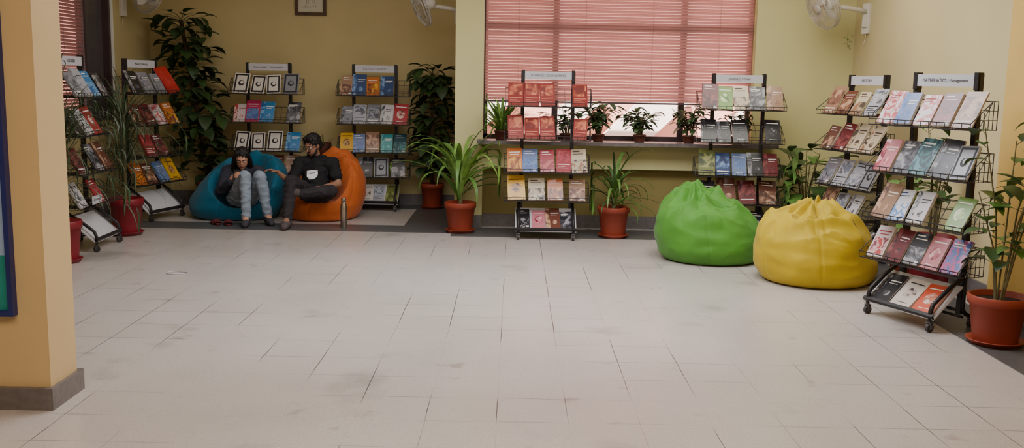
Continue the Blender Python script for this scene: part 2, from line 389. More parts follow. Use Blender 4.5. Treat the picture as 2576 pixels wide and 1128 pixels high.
design('brown','brown cover with a pale picture',(104,60,46),0,((190,150,120),(130,90,70),(80,50,40)))
design('cream','cream cover with an illustrated panel',(200,184,156),0,((150,110,80),(200,180,150),(80,70,60)),(70,50,40))
design('green','lime green cover with a white panel',(110,150,54),1,((214,220,180),(150,190,90),(60,110,40)))
design('olive','olive green cover with dark title',(110,116,60),4,((150,150,90),(90,100,50),(60,66,40)),dk)
design('crimson','crimson cover with white title',(156,38,50),5,((170,50,60),(140,30,44),(190,90,90)))
design('maroon','maroon cover with a faded picture',(104,38,44),4,((140,70,70),(100,40,44),(60,24,30)))
design('pink','pink cover with a dark red picture',(190,116,124),1,((120,30,50),(180,80,90),(220,170,170)))
design('redwhite','white cover with red block pattern',(212,200,198),2,((206,196,196),(190,60,64),(214,204,204)),(150,30,40))
design('bluegrey','blue-grey cover with pale title',(106,124,164),1,((70,110,170),(120,140,180),(90,110,160)))
design('whiteblue','white cover with blue swirls',(216,218,222),2,((214,216,222),(60,130,200),(216,218,222)),(40,60,120))
design('bluemag','blue and magenta cover with pink swirls',(60,84,150),2,((50,80,150),(190,50,110),(70,90,160)))
design('orangered','orange-red cover with a round face picture',(206,82,50),1,((225,205,190),(190,110,80),(230,190,170)))
design('face','pale cover with a line-drawn face',(206,196,184),1,((60,56,56),(190,170,160),(200,190,180)),dk)
design('redplain','bright red cover with plain front',(176,26,32),4,((180,30,36),(170,26,32),(190,50,50)),(150,24,30))
cnt=[0]
def books(rk,row,lst,width=.76,gname=None,tray=False):
    n=len(lst)
    Mr=Matrix.Translation(rk.location)@Matrix.Rotation(rk.rotation_euler.z,4,'Z')
    sz=rk.scale[2]
    for i,k in enumerate(lst):
        if k is None: continue
        mes,desc=D[k]; me=random.choice(mes) if k not in('yellow','portrait','face','orangered','green') else mes[0]
        x=(-width/2+width*(i+.5)/n)+random.uniform(-.008,.008)
        if tray:
            A=AT; p=traypt(x,.018,.006); p.z*=sz
        else:
            A=math.radians(random.uniform(28,33)); p=V((x,-.168,SHZ[row]*sz+.006))
        L=Matrix.Translation(p)@Matrix.Rotation(-A,4,'X')@Matrix.Rotation(math.radians(random.uniform(-4,4)),4,'Y')
        s=random.uniform(.88,1.06)
        L=L@Matrix.Diagonal((s*min(1.0,(width/n)/.172),1,s,1))
        o=bpy.data.objects.new('book',me); COL.objects.link(o)
        o.matrix_world=Mr@L
        o['label']='paperback, '+desc
        o['category']='book'; o['group']='books on the '+gname+' rack'
        cnt[0]+=1
def fill(rk,gname,rows,bottom=None):
    for i,l in enumerate(rows):
        if l: books(rk,i,l,gname=gname)
    if bottom: books(rk,0,bottom,.55,gname,True)

rA=rack(-3.74,8.30,math.radians(92),'black wire book rack with casters beside the side window','CRITICISM',.034,1.03)
fill(rA,'side window',[['grey','lgrey','blue','dark'],['dark','white','portrait',None],['maroon',None,'dark','brown'],['white',None,'crimson',None]])
rB=rack(-3.82,10.07,math.radians(74),'black wire book rack beside the tall climbing plant','Music | History',.032,1.03)
fill(rB,'climbing plant',[['dark','grey','grey',None],['brown','maroon','redwhite','orange'],[None,'crimson','maroon',None],['orange','brown','bluegrey','yellow']])
o=bpy.data.objects.new('folder',D['redplain'][0][0]); COL.objects.link(o)
o.matrix_world=Matrix.Translation(rB.location)@Matrix.Rotation(rB.rotation_euler.z,4,'Z')@Matrix.Translation((.30,-.172,1.25*1.03+.012))@Matrix.Rotation(math.radians(-30),4,'X')@Matrix.Rotation(math.radians(-9),4,'Y')@Matrix.Diagonal((1.25,1.3,1.2,1))
o['label']='large bright red folder tilted at the rack end'; o['category']='folder'
rC=rack(-2.78,11.12,0,'black wire book rack behind the teal bean bag','Role models  |  Technologies',.028,1.03)
fill(rC,'alcove wall',[['frame','frame','frame','gframe'],['whitepink','magenta','blue',None,'dark'],['frame','frame','frame','blue'],['dark','grey','brown','tan']])
rD=rack(-1.58,11.12,0,'black wire book rack behind the orange bean bag','POLITICS  |  SOCIETY',.028,1.03)
fill(rD,'alcove corner',[['tan','navy','orange','navy',None],['grey','lgrey','grey','white','portrait'],['yellow','bluegrey','tan','teal','tealdark'],[None,'dark','gframe','dark']],['tan','face','lgrey','olive'])
rE=rack(.32,9.34,0,'black wire book rack filled with red volumes before window','SCIENCE | ECONOMICS',.032)
fill(rE,'window',[['red','red','red',None,'red'],['red','red','red',None,'red'],['orange','bluegrey','crimson','crimson','cream'],['yellow','cream','orange','tan']],['black','pink','brown','dark'])
rF=rack(2.13,9.33,0,'black wire book rack behind the green bean bag','poetry | Travel',.034)
fill(rF,'window sill',[['maroon','green','cream','dark','tan'],['black','dark','black',None,'black'],['olive','navy','bluegrey','dark','maroon'],['dark','brown','maroon','brown']],['dark','brown','dark'])
rG=rack(3.0,8.38,math.radians(-74),'black wire book rack by the wall corner','HISTORY',.034)
fill(rG,'wall corner',[['tan','brown','cream','lgrey'],['brown','maroon','cream','cream'],['grey','lgrey','lgrey','gframe'],['tan','lgrey','white',None]],['grey','dark'])
rH=rack(2.71,6.20,math.radians(-66),'large black wire book rack beside the potted plant','MATHEMATICS | Management',.028)
fill(rH,'near',[['redwhite','bluegrey','redwhite','maroon','tan'],['pink','dark','tealdark','black','gframe'],['tan','whiteblue','white',None,'green'],['whitepink','maroon','dark','pink','bluemag']],['black','face','orangered'])
bm=bmesh.new(); box2(bm,(-.10,-.002,0),(.10,.002,.07))
s_=ob('sign_card',mk(bm,'card',WHT),None,loc=(-3.51,8.16,.40),rot=(0,0,math.radians(92)),label='small white card with dark lettering on wire shelf',cat='sign')
ob('lettering',textmesh('LIFE STORIES',.026,INK),s_,loc=(0,-.003,.035),rot=(math.pi/2,0,0))

# ------------------------------------------------------------ bean bags
CP_SLUMP=[(0,0),(.5,0),(.80,.005),(.93,.07),(1.0,.22),(1.0,.42),(.96,.60),(.88,.74),(.75,.85),(.57,.925),(.38,.97),(.2,.99),(.05,1.0)]
CP_TALL=[(0,0),(.5,0),(.80,.005),(.92,.06),(.99,.18),(1.0,.32),(.955,.48),(.85,.63),(.68,.76),(.47,.87),(.27,.945),(.13,.985),(.05,1.0)]
def bag(label,cx,cy,Rx,Ry,H,off,tilt,col,seed,dents=(),top=1.0,rz=0,kname='fabric',cp=CP_SLUMP,peak=None,tuft=(0,0)):
    e=empty('bean_bag',(cx,cy,0),rz,label,'bean bag')
    N=130; S=260; prof=[]
    for i in range(N):
        t=i/(N-1)*(len(cp)-1); k=min(int(t),len(cp)-2); u=t-k
        p0=cp[max(k-1,0)];p1=cp[k];p2=cp[k+1];p3=cp[min(k+2,len(cp)-1)]
        q=[.5*((2*p1[j])+(-p0[j]+p2[j])*u+(2*p0[j]-5*p1[j]+4*p2[j]-p3[j])*u*u+(-p0[j]+3*p1[j]-3*p2[j]+p3[j])*u**3) for j in(0,1)]
        prof.append((max(q[0],0),max(q[1],0)))
    def pt(r,h,th):
        c,s=math.cos(th),math.sin(th)
        up=max(0,min(1,(h-.50)/.4)); up=up*up*(3-2*up)
        low=max(0,min(1,h/.1))
        d=.04*noise.noise(V((c*1.2,s*1.2,h*1.5+seed)))*low
        d+=.030*noise.noise(V((c*1.3+seed,s*1.3,h*6)))*low*(1-.5*up)
        wv=math.sin(th*7+4*noise.noise(V((c*1.5,s*1.5,h*2+seed*2)))+h*3)
        d+=.045*(abs(wv)**.7-.5)*up*top*min(1,r*2.2)
        d+=.014*(1-2*abs(noise.noise(V((c*2.4,s*2.4,h*5+seed)))))*low
        for k in range(6):
            dth=(th-(k*math.pi/3+.35)+math.pi)%(2*math.pi)-math.pi
            d-=.014*math.exp(-(dth/.02)**2)*low
        rr=r*(1+d)
        sm=h*h*(3-2*min(h,1))
        x=rr*Rx*c+off[0]*sm; y=rr*Ry*s+off[1]*sm
        z=h*H
        # slack crumpled cloth: creased ridges, mostly running sideways
        rg=1-2*abs(noise.noise(V((x*3.0+seed,y*6.5-seed,.3)))); rg2=1-2*abs(noise.noise(V((x*6+seed,y*13,z*2+seed))))
        z+=up*top*(.050*rg*abs(rg)+.020*rg2*abs(rg2))
        if peak:
            px,py,ph,pr=peak; dx,dy=x-px,y-py; dd=math.hypot(dx,dy)
            z+=ph*math.exp(-(dd/pr)**2)*up
            a=math.atan2(dy,dx)
            z+=.034*math.sin(a*9+2*noise.noise(V((dx*5,dy*5,seed))))*math.exp(-((dd-.14)/.13)**2)*up*min(1,dd/.06)
        z-=tilt*x*max(0,h)**1.5
        for (dx,dy,dr,dz) in dents:
            q=math.hypot(x-dx,y-dy)/dr
            if q<1.3:
                tgt=dz+max(0,q-.55)**2*.7
                if z>tgt: z=tgt+(z-tgt)*max(0,(q-.6)/.7)**1.2*.9 if q>.6 else tgt
        return V((x,y,max(z,0)))
    bm=bmesh.new(); rings=[]
    for i,(r,h) in enumerate(prof):
        if i==0: rings.append([bm.verts.new((0,0,0))]); continue
        rings.append([bm.verts.new(pt(r,h,2*math.pi*k/S)) for k in range(S)])
    for i in range(N-1):
        a,b_=rings[i],rings[i+1]
        for k in range(S):
            k2=(k+1)%S
            f=bm.faces.new((a[0],b_[k2],b_[k])) if len(a)==1 else bm.faces.new((a[k],a[k2],b_[k2],b_[k])); f.smooth=True
    bm.faces.new(rings[-1])
    m=pm(kname,col,.65,.10,5,bump=.25,bscale=14,sheen=.1)
    me=mk(bm,'body',m); ob('body',me,e)
    tr=BVHTree.FromPolygons([v.co for v in me.vertices],[p.vertices[:] for p in me.polygons])
    def sz(x,y):
        h_=tr.ray_cast(V((x,y,2)),V((0,0,-1))); return h_[0].z if h_[0] else H*.8
    bm=bmesh.new(); tx,ty=tuft; rows=[]
    for i in range(13):
        row=[]
        for k in range(13):
            u=i/12; w=(k/12-.5)
            x=tx+(u-.3)*.34; y=ty+w*(.19-.08*u)+.03*math.sin(u*5)
            z=sz(x,y)+.003+.055*math.sin(math.pi*u)*(1-(2*w)**2)**.5*(.6+.4*math.sin(u*9+seed))+.010*noise.noise(V((x*20,y*20,seed)))
            row.append(bm.verts.new((x,y,z)))
        rows.append(row)
    for i in range(12):
        for k in range(12): bm.faces.new((rows[i][k],rows[i][k+1],rows[i+1][k+1],rows[i+1][k])).smooth=True
    ob('fabric_flap',mk(bm,'fabric_flap',m,False),e)
    return e
bag('lime green fabric bean bag with slumped peaked top',1.71,8.27,.455,.43,.50,(-.05,.03),.13,(72,134,34),3.1,kname='green_fabric',peak=(-.15,.04,.09,.12),tuft=(-.04,-.12),top=1.25)
bag('yellow fabric bean bag with folded gathered top',2.36,7.43,.455,.44,.52,(-.03,.03),.03,(184,156,0),9.7,kname='yellow_fabric',peak=(-.03,.04,.07,.15),tuft=(.04,-.12),top=1.15)
bag('teal fabric bean bag with a seated person on it',-2.94,10.28,.50,.43,.68,(.16,.10),-.04,(8,96,124),5.2,dents=[(.12,-.22,.30,.14),(.1,-.02,.2,.3)],kname='teal_fabric',cp=CP_TALL,tuft=(.14,.16))
bag('orange fabric bean bag with a seated person on it',-2.04,10.34,.42,.43,.67,(.14,.12),-.03,(188,90,26),12.4,dents=[(-.02,-.30,.34,.21),(0,-.12,.22,.32)],kname='orange_fabric',cp=CP_TALL,tuft=(.10,.17))

# ------------------------------------------------------------ plants
GREEN=[pm('leaf_dark_green',(56,80,38),.45,.35,9),pm('leaf_mid_green',(84,120,50),.45,.3,9),pm('leaf_bright_green',(112,148,60),.45,.3,9),pm('leaf_deep_green',(52,72,40),.5,.3,9),pm('grass_grey_green',(78,88,68),.5,.3,9)]  # leaf greens from deep to bright, plus a greyed one for grass
STEM=pm('plant_stem',(92,84,50),.7,.2)
MOSS=pm('moss_pole',(70,52,34),.95,.3,20,bump=.6)
TERRA=pm('terracotta_plastic',(142,58,38),.5,.1)
REDP=pm('red_plastic_pot',(128,28,38),.45,.1)
BRP=pm('brown_plastic_pot',(88,46,34),.5,.1)
SOIL=pm('soil',(50,36,26),.95,.4,40,bump=.6)
def leaf(bm,base,az,el,L,W,droop,mi=0,n=5,fold=.25,strap=False,twist=0):
    p=V(base); a=el; pts=[]
    for i in range(n+1):
        t=i/n
        if strap: w=W*(min(1,.45+2.2*t) if t<.25 else (1-((t-.25)/.75)**2.2))
        else: w=W*math.sin(math.pi*min(1,t**.75*.97+.02))
        d=V((math.cos(az)*math.cos(a),math.sin(az)*math.cos(a),math.sin(a)))
        side=V((-math.sin(az),math.cos(az),0)); nn=side.cross(d)*-1
        pts.append((p.copy(),side*w/2,nn*(w*fold/2)))
        p=p+d*(L/n); a-=droop/n*(1.4*t+.3 if strap else 1)
        a=max(a,-1.5)
    prev=None
    for i,(c,s,nn) in enumerate(pts):
        if i==n: cur=[bm.verts.new(c)]*3
        else: cur=[bm.verts.new(c-s+nn),bm.verts.new(c),bm.verts.new(c+s+nn)]
        if prev:
            for q in(0,1):
                vs=[prev[q],prev[q+1],cur[q+1],cur[q]]
                u=[]; [u.append(x) for x in vs if x not in u]
                try: f=bm.faces.new(u); f.material_index=mi; f.smooth=True
                except: pass
        prev=cur
def foliage(bm,e,gm,lim):
    x0,x1,y0,y1=lim; ex,ey,ez=e.location
    for i,v in enumerate(bm.verts):
        j=((i*37)%11)*.0025
        if ex+v.co.x>x1: v.co.x=x1-ex-j
        if ex+v.co.x<x0: v.co.x=x0-ex+j
        if ey+v.co.y>y1: v.co.y=y1-ey-j
        if ey+v.co.y<y0: v.co.y=y0-ey+j
        if v.co.z+ez<.03: v.co.z=.03-ez
    ob('foliage',mk(bm,'foliage',[GREEN[gm[0]],GREEN[gm[1]],STEM],False),e)
NOL=(-99,99,-99,99)
def pot(e,r,h,mat,saucer=True,label=None):
    bm=bmesh.new()
    z0=.018 if saucer else 0
    lathe(bm,[(0,z0),(r*.72,z0),(r*.74,z0+.01),(r*.93,z0+h*.80),(r*1.0,z0+h*.81),(r*1.02,z0+h*.98),(r*.98,z0+h),(r*.92,z0+h*.99),(r*.89,z0+h*.86),(0,z0+h*.86)],36)
    ob('pot',mk(bm,'pot',mat),e)
    bm=bmesh.new(); lathe(bm,[(0,z0+h*.865),(r*.5,z0+h*.885),(r*.89,z0+h*.87)],24); ob('soil',mk(bm,'soil',SOIL),e)
    if saucer:
        bm=bmesh.new(); lathe(bm,[(0,0),(r*.8,0),(r*.95,.03),(r*.98,.032),(r*.94,.036),(r*.8,.017),(0,.017)],36); ob('saucer',mk(bm,'saucer',mat),e)
    return z0+h*.86
def climber(x,y,label,H,r,h,mat,n,gm,spread,lean=(0,0),seed=1,zmin=.2,gapf=None,lsz=(.11,.17),lim=NOL):
    rnd=random.Random(seed); e=empty('potted_climbing_plant',(x,y,0),0,label,'plant')
    zt=pot(e,r,h,mat)
    bm=bmesh.new(); tube(bm,[(0,0,zt),(lean[0]*.5,lean[1]*.5,(H+zt)/2),(lean[0],lean[1],H-.05)],.022,10); ob('moss_pole',mk(bm,'moss_pole',MOSS),e)
    bm=bmesh.new()
    for i in range(n):
        t=rnd.random(); z=zmin+(H-zmin)*t; f=(z-zt)/(H-zt); cx,cy=lean[0]*f,lean[1]*f
        az=rnd.uniform(0,2*math.pi); rr=rnd.uniform(.02,spread)*(1.0 if gapf is None else gapf(t))
        b0=V((cx,cy,z-.03)); b1=V((cx+math.cos(az)*rr,cy+math.sin(az)*rr*.7,z+rnd.uniform(0,.06)))
        tube(bm,[b0,(b0+b1)/2+V((0,0,.02)),b1],.003,4,2,False)
        L=rnd.uniform(*lsz); leaf(bm,b1,az+rnd.uniform(-.6,.6),rnd.uniform(-.7,.5),L,L*.68,rnd.uniform(.3,1.3),rnd.choice([0,0,1]),6)
    foliage(bm,e,gm,lim)
    return e
def strap(x,y,z,label,r,h,mat,n,L,W,gm,seed,elr=(.5,1.45),droop=(1.2,2.6),saucer=True,name='potted_strap_leaf_plant',stemh=.0,group=None,lim=NOL,nseg=10):
    rnd=random.Random(seed); e=empty(name,(x,y,z),0,label,'plant',group)
    zt=pot(e,r,h,mat,saucer)
    bm=bmesh.new()
    if stemh: tube(bm,[(0,0,zt-.02),(.01,0,zt+stemh)],[.02,.015],8,2)
    for i in range(n):
        az=2*math.pi*i/n*2.4+rnd.uniform(-.3,.3)
        zz=zt+ (stemh*rnd.random()**.6 if stemh else 0)
        leaf(bm,(math.cos(az)*.015,math.sin(az)*.015,zz-.01),az,rnd.uniform(*elr),rnd.uniform(*L),rnd.uniform(*W),rnd.uniform(*droop),rnd.choice([0,1]),nseg,.3,True)
    foliage(bm,e,gm,lim)
    return e
def bushy(x,y,z,label,r,h,mat,branches,H,lsz,gm,seed,spread=.25,saucer=True,per=9,name='potted_leafy_plant',bias=(0,0),group=None,wr=.5,lim=NOL):
    rnd=random.Random(seed); e=empty(name,(x,y,z),0,label,'plant',group)
    zt=pot(e,r,h,mat,saucer); bm=bmesh.new()
    for i in range(branches):
        az=2*math.pi*i/branches+rnd.uniform(-.4,.4); top=V((math.cos(az)*spread*rnd.uniform(.4,1)+bias[0],math.sin(az)*spread*rnd.uniform(.4,1)+bias[1],zt+(H-zt)*rnd.uniform(.6,1)))
        b=V((math.cos(az)*.02,math.sin(az)*.02,zt-.01)); mid=V((top.x*.35,top.y*.35,(zt+top.z)/2))
        tube(bm,[b,mid,top],[.006,.005,.003],5,2)
        for j in range(per):
            t=.25+.75*(j+rnd.random())/per; p=b.lerp(mid,t*2) if t<.5 else mid.lerp(top,t*2-1)
            a2=rnd.uniform(0,2*math.pi); L=rnd.uniform(*lsz)
            q=p+V((math.cos(a2),math.sin(a2),.4))*L*.3; tube(bm,[p,q],.002,4,2,False)
            leaf(bm,q,a2,rnd.uniform(-.3,.6),L,L*wr,rnd.uniform(.4,1.3),rnd.choice([0,1]))
    foliage(bm,e,gm,lim)
    return e
AL=(-4.2,-.62,9.0,YB-.03); SI=(-.29,2.36,9.56,9.84)
climber(-3.50,11.15,'tall dark climbing plant on a moss pole in corner',2.14,.15,.28,TERRA,270,(3,0),.30,(-.26,.0),11,.30,lambda t:1.0 if t<.5 else (.65+.40*abs(math.sin(t*9))),(.15,.23),(-4.2,-3.18,9.0,YB-.03))
climber(-.93,11.20,'dark climbing plant in terracotta pot against alcove wall',1.60,.135,.28,TERRA,180,(3,0),.21,(.0,-.05),12,.42,None,(.15,.21),(-1.22,-.62,9,YB-.03))
strap(-.51,9.48,0,'long arching strap-leaf plant in terracotta pot',.155,.285,TERRA,46,(.5,.95),(.04,.062),(1,2),21,(.4,1.42),(1.7,3.4),stemh=.32,lim=(-1.2,-.12,8.6,9.76))
strap(.98,9.34,0,'spidery strap-leaf plant in terracotta pot on floor',.155,.285,TERRA,40,(.35,.66),(.026,.04),(0,1),22,(.2,1.45),(1.4,3.2),stemh=.28,lim=(.76,1.68,8.6,9.76))
bushy(2.80,9.25,0,'broad-leaf potted plant behind the yellow bean bag',.15,.26,TERRA,11,.95,(.26,.38),(0,1),31,.22,per=4,wr=.42,lim=(2.56,3.3,8.80,9.76))
bushy(2.87,5.61,0,'leafy plant in a large terracotta pot with saucer',.168,.28,TERRA,7,1.32,(.12,.18),(0,1),32,.30,per=7,wr=.7,bias=(.05,-.06),lim=(2.6,3.19,4.9,5.95))
bushy(3.10,7.10,0,'sparse leafy plant in red pot behind a rack',.17,.40,REDP,6,1.35,(.14,.22),(0,1),33,.2,per=5,wr=.45,lim=(2.7,3.31,6.7,7.36))
bushy(3.12,7.62,0,'leafy potted plant standing against the wall',.13,.26,TERRA,6,1.0,(.12,.19),(0,1),37,.18,per=6,wr=.45,lim=(2.8,3.31,7.38,7.95))
strap(-3.54,7.60,0,'grassy weeping plant in a red plastic pot',.135,.32,REDP,190,(.35,.85),(.007,.014),(4,3),41,(.2,1.4),(1.6,3.6),name='potted_grass_plant',stemh=.85,lim=(-4.2,-3.02,7,7.93),nseg=9)
strap(-3.60,8.99,0,'tall grassy plant in red pot between the racks',.16,.33,REDP,210,(.35,.9),(.007,.014),(4,3),42,(.2,1.4),(1.6,3.6),name='potted_grass_plant',stemh=.85,lim=(-4.05,-2.98,8.72,9.55),nseg=9)
strap(-.12,9.68,.905,'bright spider plant in small pot on window sill',.075,.10,BRP,84,(.30,.52),(.020,.034),(1,2),51,(.4,1.5),(1.0,2.6),False,'potted_spider_plant',lim=(-.29,.30,9.50,9.84))
G_='small pots on the window sill'
for i,(x,n,H,nm) in enumerate([(.52,7,.34,'leafy plant in small brown pot on window sill'),(.84,13,.40,'bushy green plant in brown pot on window sill'),(1.25,12,.34,'rounded leafy plant in a pot on window sill'),(1.74,11,.38,'pale leafy plant in pot by window mullion'),(2.22,7,.30,'small leafy plant at the end of window sill')]):
    bushy(x,9.70,.905,nm,.066,.075,BRP,n,H,(.08,.14),(3,0),60+i,.18,False,9,group=G_,lim=SI)
strap(-2.20,11.28,.0,'slender spider plant in a tall stand pot',.09,.74,BRP,16,(.2,.4),(.008,.014),(1,0),71,(.7,1.4),(.8,2.0),False,'potted_spider_plant',lim=AL)

# ------------------------------------------------------------ wall fans
WF=pm('white_fan_plastic',(214,208,196),.4,.04); FC=pm('fan_wire',(190,186,178),.35,.05,metal=.5)
def fan(loc,rz,label,reach=.42):
    e=empty('wall_fan',loc,rz,label,'fan')
    bm=bmesh.new(); box2(bm,(-.035,-.05,-.16),(0,.05,.12)); box2(bm,(-.05,-.03,-.10),(-.035,.03,.02)); ob('wall_bracket',mk(bm,'bracket',WF),e)
    bm=bmesh.new(); tube(bm,[(-.03,0,.04),(-.12,0,.06),(-.22,0,.07),(-reach+.06,0,.08)],.022,10); ob('arm',mk(bm,'arm',WF),e)
    Mh=Matrix.Rotation(math.radians(-112),3,'Y'); C=V((-reach,0,.09))
    bm=bmesh.new()
    lathe(bm,[(0,-.10),(.05,-.095),(.07,-.06),(.072,0),(.06,.02),(0,.02)],24)
    for v in bm.verts: v.co=Mh@v.co+C
    ob('motor_housing',mk(bm,'motor',WF),e)
    bm=bmesh.new()
    for k in range(40):
        a=2*math.pi*k/40; c,s=math.cos(a),math.sin(a)
        tube(bm,[(.05*c,.05*s,.13),(.12*c,.12*s,.125),(.21*c,.21*s,.08),(.21*c,.21*s,.03),(.12*c,.12*s,.01),(.06*c,.06*s,.01)],.0018,4)
    for r,z in((.21,.08),(.21,.03),(.21,.055),(.13,.122),(.13,.012),(.06,.13)):
        tube(bm,[(r*math.cos(2*math.pi*k/40),r*math.sin(2*math.pi*k/40),z) for k in range(41)],.0022 if r<.2 else .005,5)
    lathe(bm,[(0,.136),(.05,.134),(.052,.128),(0,.126)],20)
    for v in bm.verts: v.co=Mh@v.co+C
    ob('cage',mk(bm,'cage',FC),e)
    for b_ in range(3):
        bm=bmesh.new(); 
        vs=[]
        for i in range(7):
            r=.03+.16*i/6; w_=.055+.06*math.sin(math.pi*min(1,i/6*.9+.1))
            A_=2*math.pi*b_/3
            row=[]
            for q in(-1,0,1):
                a=A_+q*w_/max(r,.05)*.55; row.append(bm.verts.new((r*math.cos(a),r*math.sin(a),.065+q*.014)))
            vs.append(row)
        for i in range(6):
            for q in(0,1):
                f=bm.faces.new((vs[i][q],vs[i][q+1],vs[i+1][q+1],vs[i+1][q])); f.smooth=True
        for v in bm.verts: v.co=Mh@v.co+C
        ob('blade',mk(bm,'blade',WF,False),e)
    bm=bmesh.new(); tube(bm,[(-.02,0,-.16),(-.02,.01,-.22),(-.03,.02,-.28)],.003,5); ob('cord',mk(bm,'cord',WF),e)
    return e
fan((3.35,9.44,2.15),math.radians(18),'white wall-mounted fan with wire cage near corner',.46)
fan((-.59,10.5,2.17),math.radians(15),'white wall-mounted fan on the alcove side wall',.36)
fan((-4.25,10.7,2.26),math.radians(165),'white wall-mounted fan beside the side window',.30)
bm=bmesh.new(); tube(bm,[(0,0,.02),(.0,-.005,-.08),(.01,-.01,-.16)],.002,4,1)
for i in range(7): leaf(bm,(0,-.005,-.02-.02*i),i*2.2,.1,.06,.022,1.0)
ob('hanging_sprig',mk(bm,'sprig',[GREEN[1],STEM],False),None,loc=(3.20,9.55,2.00),label='small dried green sprig hanging below wall fan',cat='decoration')

# picture frame
e=empty('picture_frame',(-2.37,YB,2.19),0,'dark wooden framed line drawing of an arched monument','picture')
bm=bmesh.new(); W_,H_=.36,.48
box2(bm,(-W_/2,-.03,0),(W_/2,0,.035));box2(bm,(-W_/2,-.03,H_-.035),(W_/2,0,H_));box2(bm,(-W_/2,-.03,.035),(-W_/2+.035,0,H_-.035));box2(bm,(W_/2-.035,-.03,.035),(W_/2,0,H_-.035))
ob('frame',mk(bm,'frame',pm('dark_wood_frame',(78,56,34),.4,.2,20)),e)
bm=bmesh.new(); box2(bm,(-W_/2+.035,-.012,.035),(W_/2-.035,-.002,H_-.035))
tube(bm,[(-.095,-.0135,.085),(.095,-.0135,.085)],.002,4,1)
tube(bm,[(-.085,-.0135,.10),(.085,-.0135,.10)],.0015,4,1)
for sx in(-1,1):
    tube(bm,[(sx*.065,-.0135,.10),(sx*.045,-.0135,.14),(sx*.038,-.0135,.22),(sx*.036,-.0135,.30)],.002,4,1)
    tube(bm,[(sx*.036,-.0135,.10),(sx*.022,-.0135,.15),(sx*.018,-.0135,.26)],.0012,4,1)
tube(bm,[(.036*math.cos(a),-.0135,.30+.05*math.sin(a)) for a in [math.pi*k/12 for k in range(13)]],.002,4,1)
tube(bm,[(0,-.0135,.35),(0,-.0135,.385)],.0015,4,1)
ob('print',mk(bm,'print',[pm('cream_paper',(200,194,168),.6,.04),pm('pencil_grey',(110,106,92),.8,.1)]),e)

# notice board on pillar
e=empty('notice_board',(-2.18,4.2,.43),0,'navy framed board with pale blue and green sheet','board')
bm=bmesh.new(); box2(bm,(-1.4,-.04,0),(0,0,.025));box2(bm,(-.022,-.04,.025),(0,0,1.775));box2(bm,(-1.4,-.04,.025),(-1.378,0,1.775));box2(bm,(-1.4,-.04,1.775),(0,0,1.8))
ob('frame',mk(bm,'frame',pm('navy_frame',(36,44,104),.4,.1)),e)
bm=bmesh.new(); box2(bm,(-1.378,-.02,.025),(-.022,-.002,.27),1); box2(bm,(-1.378,-.02,.27),(-.022,-.002,1.1),0); box2(bm,(-1.378,-.02,1.1),(-.022,-.002,1.775),2)
ob('sheet',mk(bm,'sheet',[pm('pale_blue_sheet',(150,176,210),.4,.06),pm('teal_green_sheet',(30,140,130),.4,.06),pm('deep_blue_sheet',(44,56,120),.4,.06)]),e)

# bottle
e=empty('water_bottle',(-1.68,9.62,0.004),0,'slim brushed steel water bottle standing on floor','bottle')
STL=pm('brushed_steel',(176,160,146),.28,.06,metal=.9)
bm=bmesh.new(); lathe(bm,[(0,0),(.030,0),(.033,.006),(.033,.20),(.031,.225),(.022,.25),(.021,.26),(0,.26)],28); ob('body',mk(bm,'body',STL),e)
bm=bmesh.new(); lathe(bm,[(0,.26),(.024,.26),(.0245,.295),(.021,.302),(0,.302)],24); ob('cap',mk(bm,'cap',STL),e)
bm=bmesh.new(); tube(bm,[(.08*math.cos(a),.05*math.sin(a),.004) for a in [2*math.pi*k/24*.9 for k in range(25)]],.004,5)
ob('plastic_strap',mk(bm,'strap',WHT),None,loc=(-2.53,7.24,0),label='thin white loop of packing strap on tiles',cat='litter')

# ------------------------------------------------------------ figures
def ico(sub):
    b=bmesh.new(); bmesh.ops.create_icosphere(b,subdivisions=sub,radius=1)
    v=[x.co.copy() for x in b.verts]; f=[[y.index for y in x.verts] for x in b.faces]; b.free(); return v,f
I1=ico(1);I2=ico(2);I3=ico(3)
class Blob:
    def __init__(s): s.v=[];s.f=[]
    def sph(s,c,r,q=None,T=None):
        T=T or I2; n=len(s.v); c=V(c)
        for p in T[0]:
            w_=V((p.x*r[0],p.y*r[1],p.z*r[2])) if isinstance(r,(tuple,list)) else p*r
            if q is not None: w_=q@w_
            s.v.append(c+w_)
        for f in T[1]: s.f.append([i+n for i in f])
    def cap(s,a,ra,b,rb,sq=None,q=None):
        a,b=V(a),V(b); L=(b-a).length; n=max(1,int(L/(min(ra,rb)*.35)))
        T=I1 if max(ra,rb)<.014 else I2
        for i in range(n+1):
            t=i/n; r=ra+(rb-ra)*t
            s.sph(a.lerp(b,t),r,None,T)
    def chain(s,pts):
        for i in range(len(pts)-1): s.cap(pts[i][0],pts[i][1],pts[i+1][0],pts[i+1][1])
    def mesh(s,name,vox,it,mats):
        me=bpy.data.meshes.new('tmp'); me.from_pydata([tuple(x) for x in s.v],[],s.f)
        o=bpy.data.objects.new('tmp',me); COL.objects.link(o)
        m=o.modifiers.new('r','REMESH'); m.mode='VOXEL'; m.voxel_size=vox; m.use_smooth_shade=True
        if it: 
            m=o.modifiers.new('s','SMOOTH'); m.factor=.5; m.iterations=it
        bpy.context.view_layer.update()
        r=bpy.data.meshes.new_from_object(o.evaluated_get(bpy.context.evaluated_depsgraph_get()))
        bpy.data.objects.remove(o)
        r.name=name; r.materials.clear()
        for x in (mats if isinstance(mats,(list,tuple)) else [mats]): r.materials.append(x)
        for p in r.polygons: p.use_smooth=True
        return r
def frame3(f,up):
    f=V(f).normalized(); r=f.cross(V(up)).normalized(); u=r.cross(f).normalized()
    return Matrix((r,f,u)).transposed()
